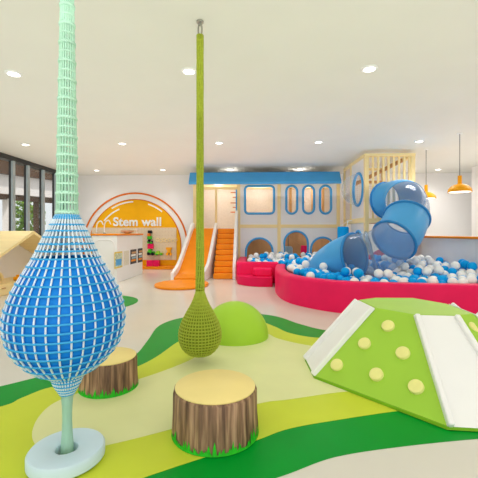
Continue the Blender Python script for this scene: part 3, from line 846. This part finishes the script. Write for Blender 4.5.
for k in range(7):
    b = bm_new(); cx_, cz_ = ux(154+k*3.1), vz(240.4+(.5 if k % 2 else -.5))
    tube(b, [(cx_+.046*math.cos(t), PY-.009, cz_+.05*math.sin(t)) for t in [2*PI*i/20 for i in range(20)]], .009, 6, True); obj('ring', b, M['wood'], gc_, smooth=3.1)
for k, (u0, u1, lb) in enumerate(((144.5, 150.5, 'left pink red cube seat at the foot of the pegboard'), (150.7, 157, 'right pink red cube seat at the foot of the pegboard'))):
    x0, x1, _, _ = px_box(u0, u1, 262, 267)
    tag(obj('cube_seat', B(x0, x1, YB-.28, YB-.08, .085, .27), M['pink'], bevel=.015), lb, 'seat', 'pink cube seats')

# ------------------------------------------------------------------ counter
ct = thing('counter', 'white reception counter with orange top in front of the yellow graphic', 'counter', (-3.3, 8.6, 0))
CX0, CX1, CY0, CY1 = -3.56, -2.995, 7.70, 9.5
obj('body', B(CX0, CX1, CY0, CY1, 0, 1.045), M['white'], ct, bevel=.01)
obj('worktop', B(CX0-.02, CX1+.02, CY0-.02, CY1+.02, 1.045, 1.085), M['orange'], ct, bevel=.008)
b = bm_new(); loop_frame(b, rrect(CX0+.07, CX1-.07, .15, .95, .12), atY(CY0-.002), .012, 6); obj('end_moulding', b, M['panel'], ct, smooth=3.1)
for u0, u1, v0, v1, mm, lb in ((114, 122.6, 251, 269.5, 'paper1', 'green and blue poster on the counter side, nearest'), (123.2, 129.2, 250, 266.5, 'paper2', 'pale poster on the counter side, second from the front'), (130, 136.6, 248.6, 265, 'paper3', 'dark patterned poster on the counter side, third from the front'), (137.4, 142.6, 247.5, 263.5, 'paper3', 'dark patterned poster on the counter side, farthest')):
    def yy(u):
        th = math.radians(2.3); a = (u-239)/355; rx = a*math.cos(th)-math.sin(th); ry = a*math.sin(th)+math.cos(th); return CX1/rx*ry
    y0, y1 = yy(u0), yy(u1); ym = (y0+y1)/2
    z1 = 1.1-(v0+1-233)/355*ym; z0 = 1.1-(v1-1-233)/355*ym
    t = thing('poster', lb, 'poster', (CX1, ym, z0))
    obj('border', B(CX1+.0005, CX1+.004, y0+.02, y1-.02, z0, z1), M['pborder'] if mm == 'paper1' else M[mm], t)
    obj('picture', B(CX1+.004, CX1+.007, y0+.05, y1-.05, z0+.03, z1-.03), M[mm], t)
    if mm == 'paper1':
        b = bm_new(); box(b, CX1+.007, CX1+.009, y0+.09, y1-.09, z0+.06, z0+.2); obj('picture_patch', b, M['blue'], t)
    if mm == 'paper3':
        for k in range(4):
            b = bm_new(); zz = z0+.06+k*(z1-z0-.1)/4; box(b, CX1+.007, CX1+.009, y0+.07+.03*(k % 2), y1-.09+.03*(k % 2), zz, zz+.05); obj('picture_patch', b, M[('orange', 'bluegrey', 'white', 'tan')[k]], t)
def tap(x, y, s, label):
    t = thing('tap', label, 'tap', (x, y, 1.085), 'taps on the counter')
    b = bm_new(); pts_ = spline([(x, y, 1.085), (x, y, 1.085+.16*s), (x+.03, y, 1.085+.25*s), (x+.10, y, 1.085+.28*s), (x+.15, y, 1.085+.20*s)], 5); tube(b, pts_, .013, 8); obj('spout', b, M['white'], t, smooth=3.1)
    b = bm_new(); lathe(b, [(.035, 1.0855), (.03, 1.105), (.016, 1.112)], (x, y, 0), 16); obj('base', b, M['metal'], t, smooth=1)
tap(-3.52, 7.85, 1.0, 'curved white tap on the counter, nearer one')
tap(-3.47, 8.15, 1.1, 'curved white tap on the counter, farther one')
b = bm_new(); lathe(b, [(.06, 1.085), (.16, 1.13), (.17, 1.17), (.155, 1.17), (.05, 1.10)], (-3.3, 9.2, 0), 24); tag(obj('bowl', b, M['peg'], smooth=1), 'beige bowl on the far end of the counter', 'bowl')
b = bm_new(); lathe(b, [(.03, 1.085), (.035, 1.10), (.012, 1.12), (.012, 1.17), (.04, 1.2), (.035, 1.22)], (-3.12, 9.4, 0), 16); tag(obj('cup', b, M['white'], smooth=1), 'small white cup at the right end of the counter', 'cup')

# ------------------------------------------------------------------ wooden play kitchen house at left
hs = thing('wooden_playhouse', 'pale wooden gabled playhouse with open front at the left', 'playhouse', (-4.8, 6.8, 0))
HX0, HX1, HR, HZ = -4.98, -4.36, 6.80, 1.085
y0, y1, ez = 5.72, 7.88, .61
def roofpanel(ye):
    b = bm_new(); d = Vector((0, ye-HR, ez-HZ)).normalized(); nrm = Vector((0, -d.z, d.y)); nrm = nrm if nrm.z > 0 else -nrm
    e = Vector((0, ye, ez))+d*.08; r_ = Vector((0, HR, HZ))
    hexa(b, [Vector((HX0, 0, 0))+q for q in (e, r_, r_+nrm*.0+Vector((0, 0, .055)), e+Vector((0, 0, .055)))], [Vector((HX1+.06, 0, 0))+q for q in (e, r_, r_+Vector((0, 0, .055)), e+Vector((0, 0, .055)))])
    obj('roof_panel', b, M['woodx'], hs)
roofpanel(y0); roofpanel(y1)
for ye in (y0, y1):
    s_ = 1 if ye == y0 else -1
    obj('side_wall', B(HX0, HX1, min(ye, ye+s_*.05), max(ye, ye+s_*.05), 0, ez), M['woodx'], hs)
b = bm_new()
hexa(b, [(HX0, y0+.05, 0), (HX0, y1-.05, 0), (HX0, y1-.05, ez), (HX0, HR, HZ-.01), (HX0, y0+.05, ez)], [(HX0+.03, y0+.05, 0), (HX0+.03, y1-.05, 0), (HX0+.03, y1-.05, ez), (HX0+.03, HR, HZ-.01), (HX0+.03, y0+.05, ez)])
obj('back_panel', b, M['panel'], hs)
obj('bench', B(HX0+.03, HX1-.02, y0+.05, y1-.05, 0, .2), M['woody'], hs)
for k in range(4):
    ya = y0+.08+k*.5
    d_ = obj('drawer', B(HX1-.02, HX1-.005, ya, ya+.47, .02, .185), M['woody'], hs)
    obj('handle', B(HX1-.005, HX1+.012, ya+.19, ya+.28, .125, .14), M['tan'], d_)
b = bm_new(); tube(b, [(-4.62, 6.25+.11*math.cos(t), .2+.018+.15*math.sin(t)) for t in [PI*i/14 for i in range(15)]], .03, 8); tag(obj('wooden_arch', b, M['wood'], smooth=1), 'small wooden arch toy on the bench inside the playhouse', 'toy')
t = thing('toy_car', 'little yellow toy car on the bench inside the playhouse', 'toy vehicle', (-4.45, 6.6, .2))
b = bm_new(); box(b, -4.5, -4.4, 6.48, 6.75, .225, .275); box(b, -4.49, -4.41, 6.54, 6.68, .27, .31); obj('body', b, M['lampy'], t, bevel=.012)
for ya in (6.53, 6.70):
    b = bm_new(); tube(b, [(-4.51, ya, .226), (-4.39, ya, .226)], .026, 12); obj('wheel', b, M['yellow'], t, smooth=.8)

# ------------------------------------------------------------------ ceiling lights
def downlight():
    t = thing('downlight', 'x', 'ceiling light', (0, 0, CH), 'recessed ceiling downlights')
    b = bm_new(); lathe(b, [(.062, -.012), (.085, -.012), (.09, -.004), (.09, 0)], (0, 0, CH), 32, caps=False); obj('trim', b, M['white'], t, smooth=1)
    b = bm_new(); lathe(b, [(.064, -.009), (.064, -.001)], (0, 0, CH), 24); obj('lens', b, M['lens'], t)
    return t
dl = [(-2.70, 3.90, 'round ceiling downlight nearest the blue net, front row left'), (-.715, 3.92, 'round ceiling downlight beside the green rope, front row middle'), (1.27, 3.94, 'round ceiling downlight above the green hill, front row right'),
      (-4.62, 7.03, 'round downlight over the glazing end, leftmost of the second row'), (-2.63, 7.03, 'round downlight above the white counter in the second row'), (-.68, 7.05, 'round downlight in the second row just right of the green rope'), (1.29, 7.07, 'round downlight in front of the blue awning, second row'), (3.25, 7.1, 'round downlight beside the tower front, rightmost of the second row'),
      (-4.48, 10.0, 'tiny downlight behind the blue net column, back row leftmost'), (-2.57, 10.0, 'tiny downlight above the round yellow graphic, back row'), (-.63, 10.05, 'tiny downlight above the stairs, back row over the awning left'), (1.32, 10.1, 'tiny downlight over the awning right, back row'), (5.22, 10.25, 'tiny downlight between the pendants, far right of the back row')]
first = downlight()
for i, (x, y, lb) in enumerate(dl):
    o = first if i == 0 else dup(first, (x, y, CH))
    o.location = (x, y, CH); o['label'] = lb
# pendants
def pendant():
    t = thing('pendant_lamp', 'x', 'pendant lamp', (0, 0, CH), 'yellow pendant lamps')
    b = bm_new(); tube(b, [(0, 0, CH-.02), (0, 0, 2.12)], .007, 6); obj('cord', b, M['cord'], t)
    b = bm_new(); lathe(b, [(.045, CH-.02), (.045, CH-.0005)], (0, 0, 0), 20); obj('ceiling_cap', b, M['white'], t, smooth=.8)
    b = bm_new()
    pr = [(.032, 2.13), (.034, 2.0)]+[(.195*math.sin(a), 1.835+.15*math.cos(a)) for a in [.2+(PI/2-.2)*k/10 for k in range(11)]]
    lathe(b, pr, (0, 0, 0), 40, caps=False)
    b.faces.new([v for v in b.verts if abs(v.co.z-2.13) < 1e-4 and True][:40])
    o = obj('lamp_shade', b, M['lampy'], t, smooth=1); s = o.modifiers.new('shell', 'SOLIDIFY'); s.thickness = .006
    b = bm_new(); lathe(b, [(.17, 1.838), (.175, 1.848)], (0, 0, 0), 32); obj('diffuser', b, M['glow'], t)
    return t
p1 = pendant(); p1.location = (3.712, 6.54, CH); p1['label'] = 'nearer yellow dome pendant lamp, at the far right'
p2 = dup(p1, (3.70, 7.76, CH), 'farther yellow dome pendant lamp, beside the tower')

# ------------------------------------------------------------------ lights, world, camera
def spot(x, y, e):
    l = bpy.data.lights.new('spot', 'SPOT'); l.energy = e; l.spot_size = math.radians(150); l.spot_blend = 1; l.shadow_soft_size = .35; l.color = (1, .985, .97)
    o = bpy.data.objects.new('downlight_beam', l); COL.objects.link(o); o.location = (x, y, CH-.03)
    return o
for x, y, lb in dl: spot(x, y, 30 if y < 5 else 84)
for x, y in ((-2.7, .8), (-.7, .8), (1.3, .8), (3.2, 3.9), (3.2, .8)): spot(x, y, 24)
def point(loc, e, r=.15):
    l = bpy.data.lights.new('fill_point', 'POINT'); l.energy = e; l.shadow_soft_size = r; l.color = (1, 1, 1)
    o = bpy.data.objects.new('house_fill', l); COL.objects.link(o); o.location = loc
point((-1.0, 10.2, 2.25), 6); point((.2, 10.3, 2.3), 4.5); point((1.6, 10.3, 2.3), 4.5); point((.6, 10.3, 1.05), 3); point((1.7, 10.3, 1.05), 3)  # added fill lights that brighten the play house interior, no fixtures there
def area(loc, rot, sx, sy_, e, col=(1, 1, 1)):
    l = bpy.data.lights.new('area', 'AREA'); l.shape = 'RECTANGLE'; l.size = sx; l.size_y = sy_; l.energy = e; l.color = col
    o = bpy.data.objects.new('soft_light', l); COL.objects.link(o); o.location = loc; o.rotation_euler = rot; return o
area((0, -2.8, 1.6), (math.radians(90), 0, 0), 10, 2.4, 60, (1, .98, .95))  # added fill from behind the camera, not a fixture of the room
area((0.2, 4.4, 2.1), (math.radians(180), 0, 0), 11, 12.6, 128, (1, .99, .96))  # unseen upward fill, added to brighten the ceiling evenly
area((4.9, 7.5, 2.8), (0, 0, 0), 1.2, 3, 35, (1, .96, .9))
sl_ = bpy.data.lights.new('sun', 'SUN'); sl_.energy = 2.6; sl_.angle = .03; sl_.color = (1, .97, .92)
so = bpy.data.objects.new('sun', sl_); COL.objects.link(so); so.rotation_euler = Vector((-.22, .42, -.88)).to_track_quat('-Z', 'Y').to_euler()
W_ = bpy.data.worlds.new('world'); S.world = W_; W_.use_nodes = True
nt = W_.node_tree; bgn = nt.nodes['Background']
sky = nt.nodes.new('ShaderNodeTexSky'); sky.sky_type = 'HOSEK_WILKIE'; sky.turbidity = 3; sky.sun_direction = (-.5, -.6, .62)
mx = nt.nodes.new('ShaderNodeMixRGB'); mx.inputs[0].default_value = .85; mx.inputs[2].default_value = (1, 1, 1, 1)
nt.links.new(sky.outputs[0], mx.inputs[1]); nt.links.new(mx.outputs[0], bgn.inputs['Color']); bgn.inputs['Strength'].default_value = 1.0

cam = bpy.data.cameras.new('camera'); co = bpy.data.objects.new('camera', cam); COL.objects.link(co)
co.location = (0, 0, 1.1); co.rotation_euler = (math.radians(90), 0, math.radians(2.3))
cam.sensor_width = 36; cam.lens = 36*355/478; cam.shift_y = -6/478; cam.clip_start = .05
S.camera = co
S.view_settings.view_transform = 'Standard'; S.view_settings.look = 'None'; S.view_settings.exposure = .2
S.cycles.use_denoising = True
S.cycles.max_bounces = 10; S.cycles.transparent_max_bounces = 24; S.cycles.diffuse_bounces = 5
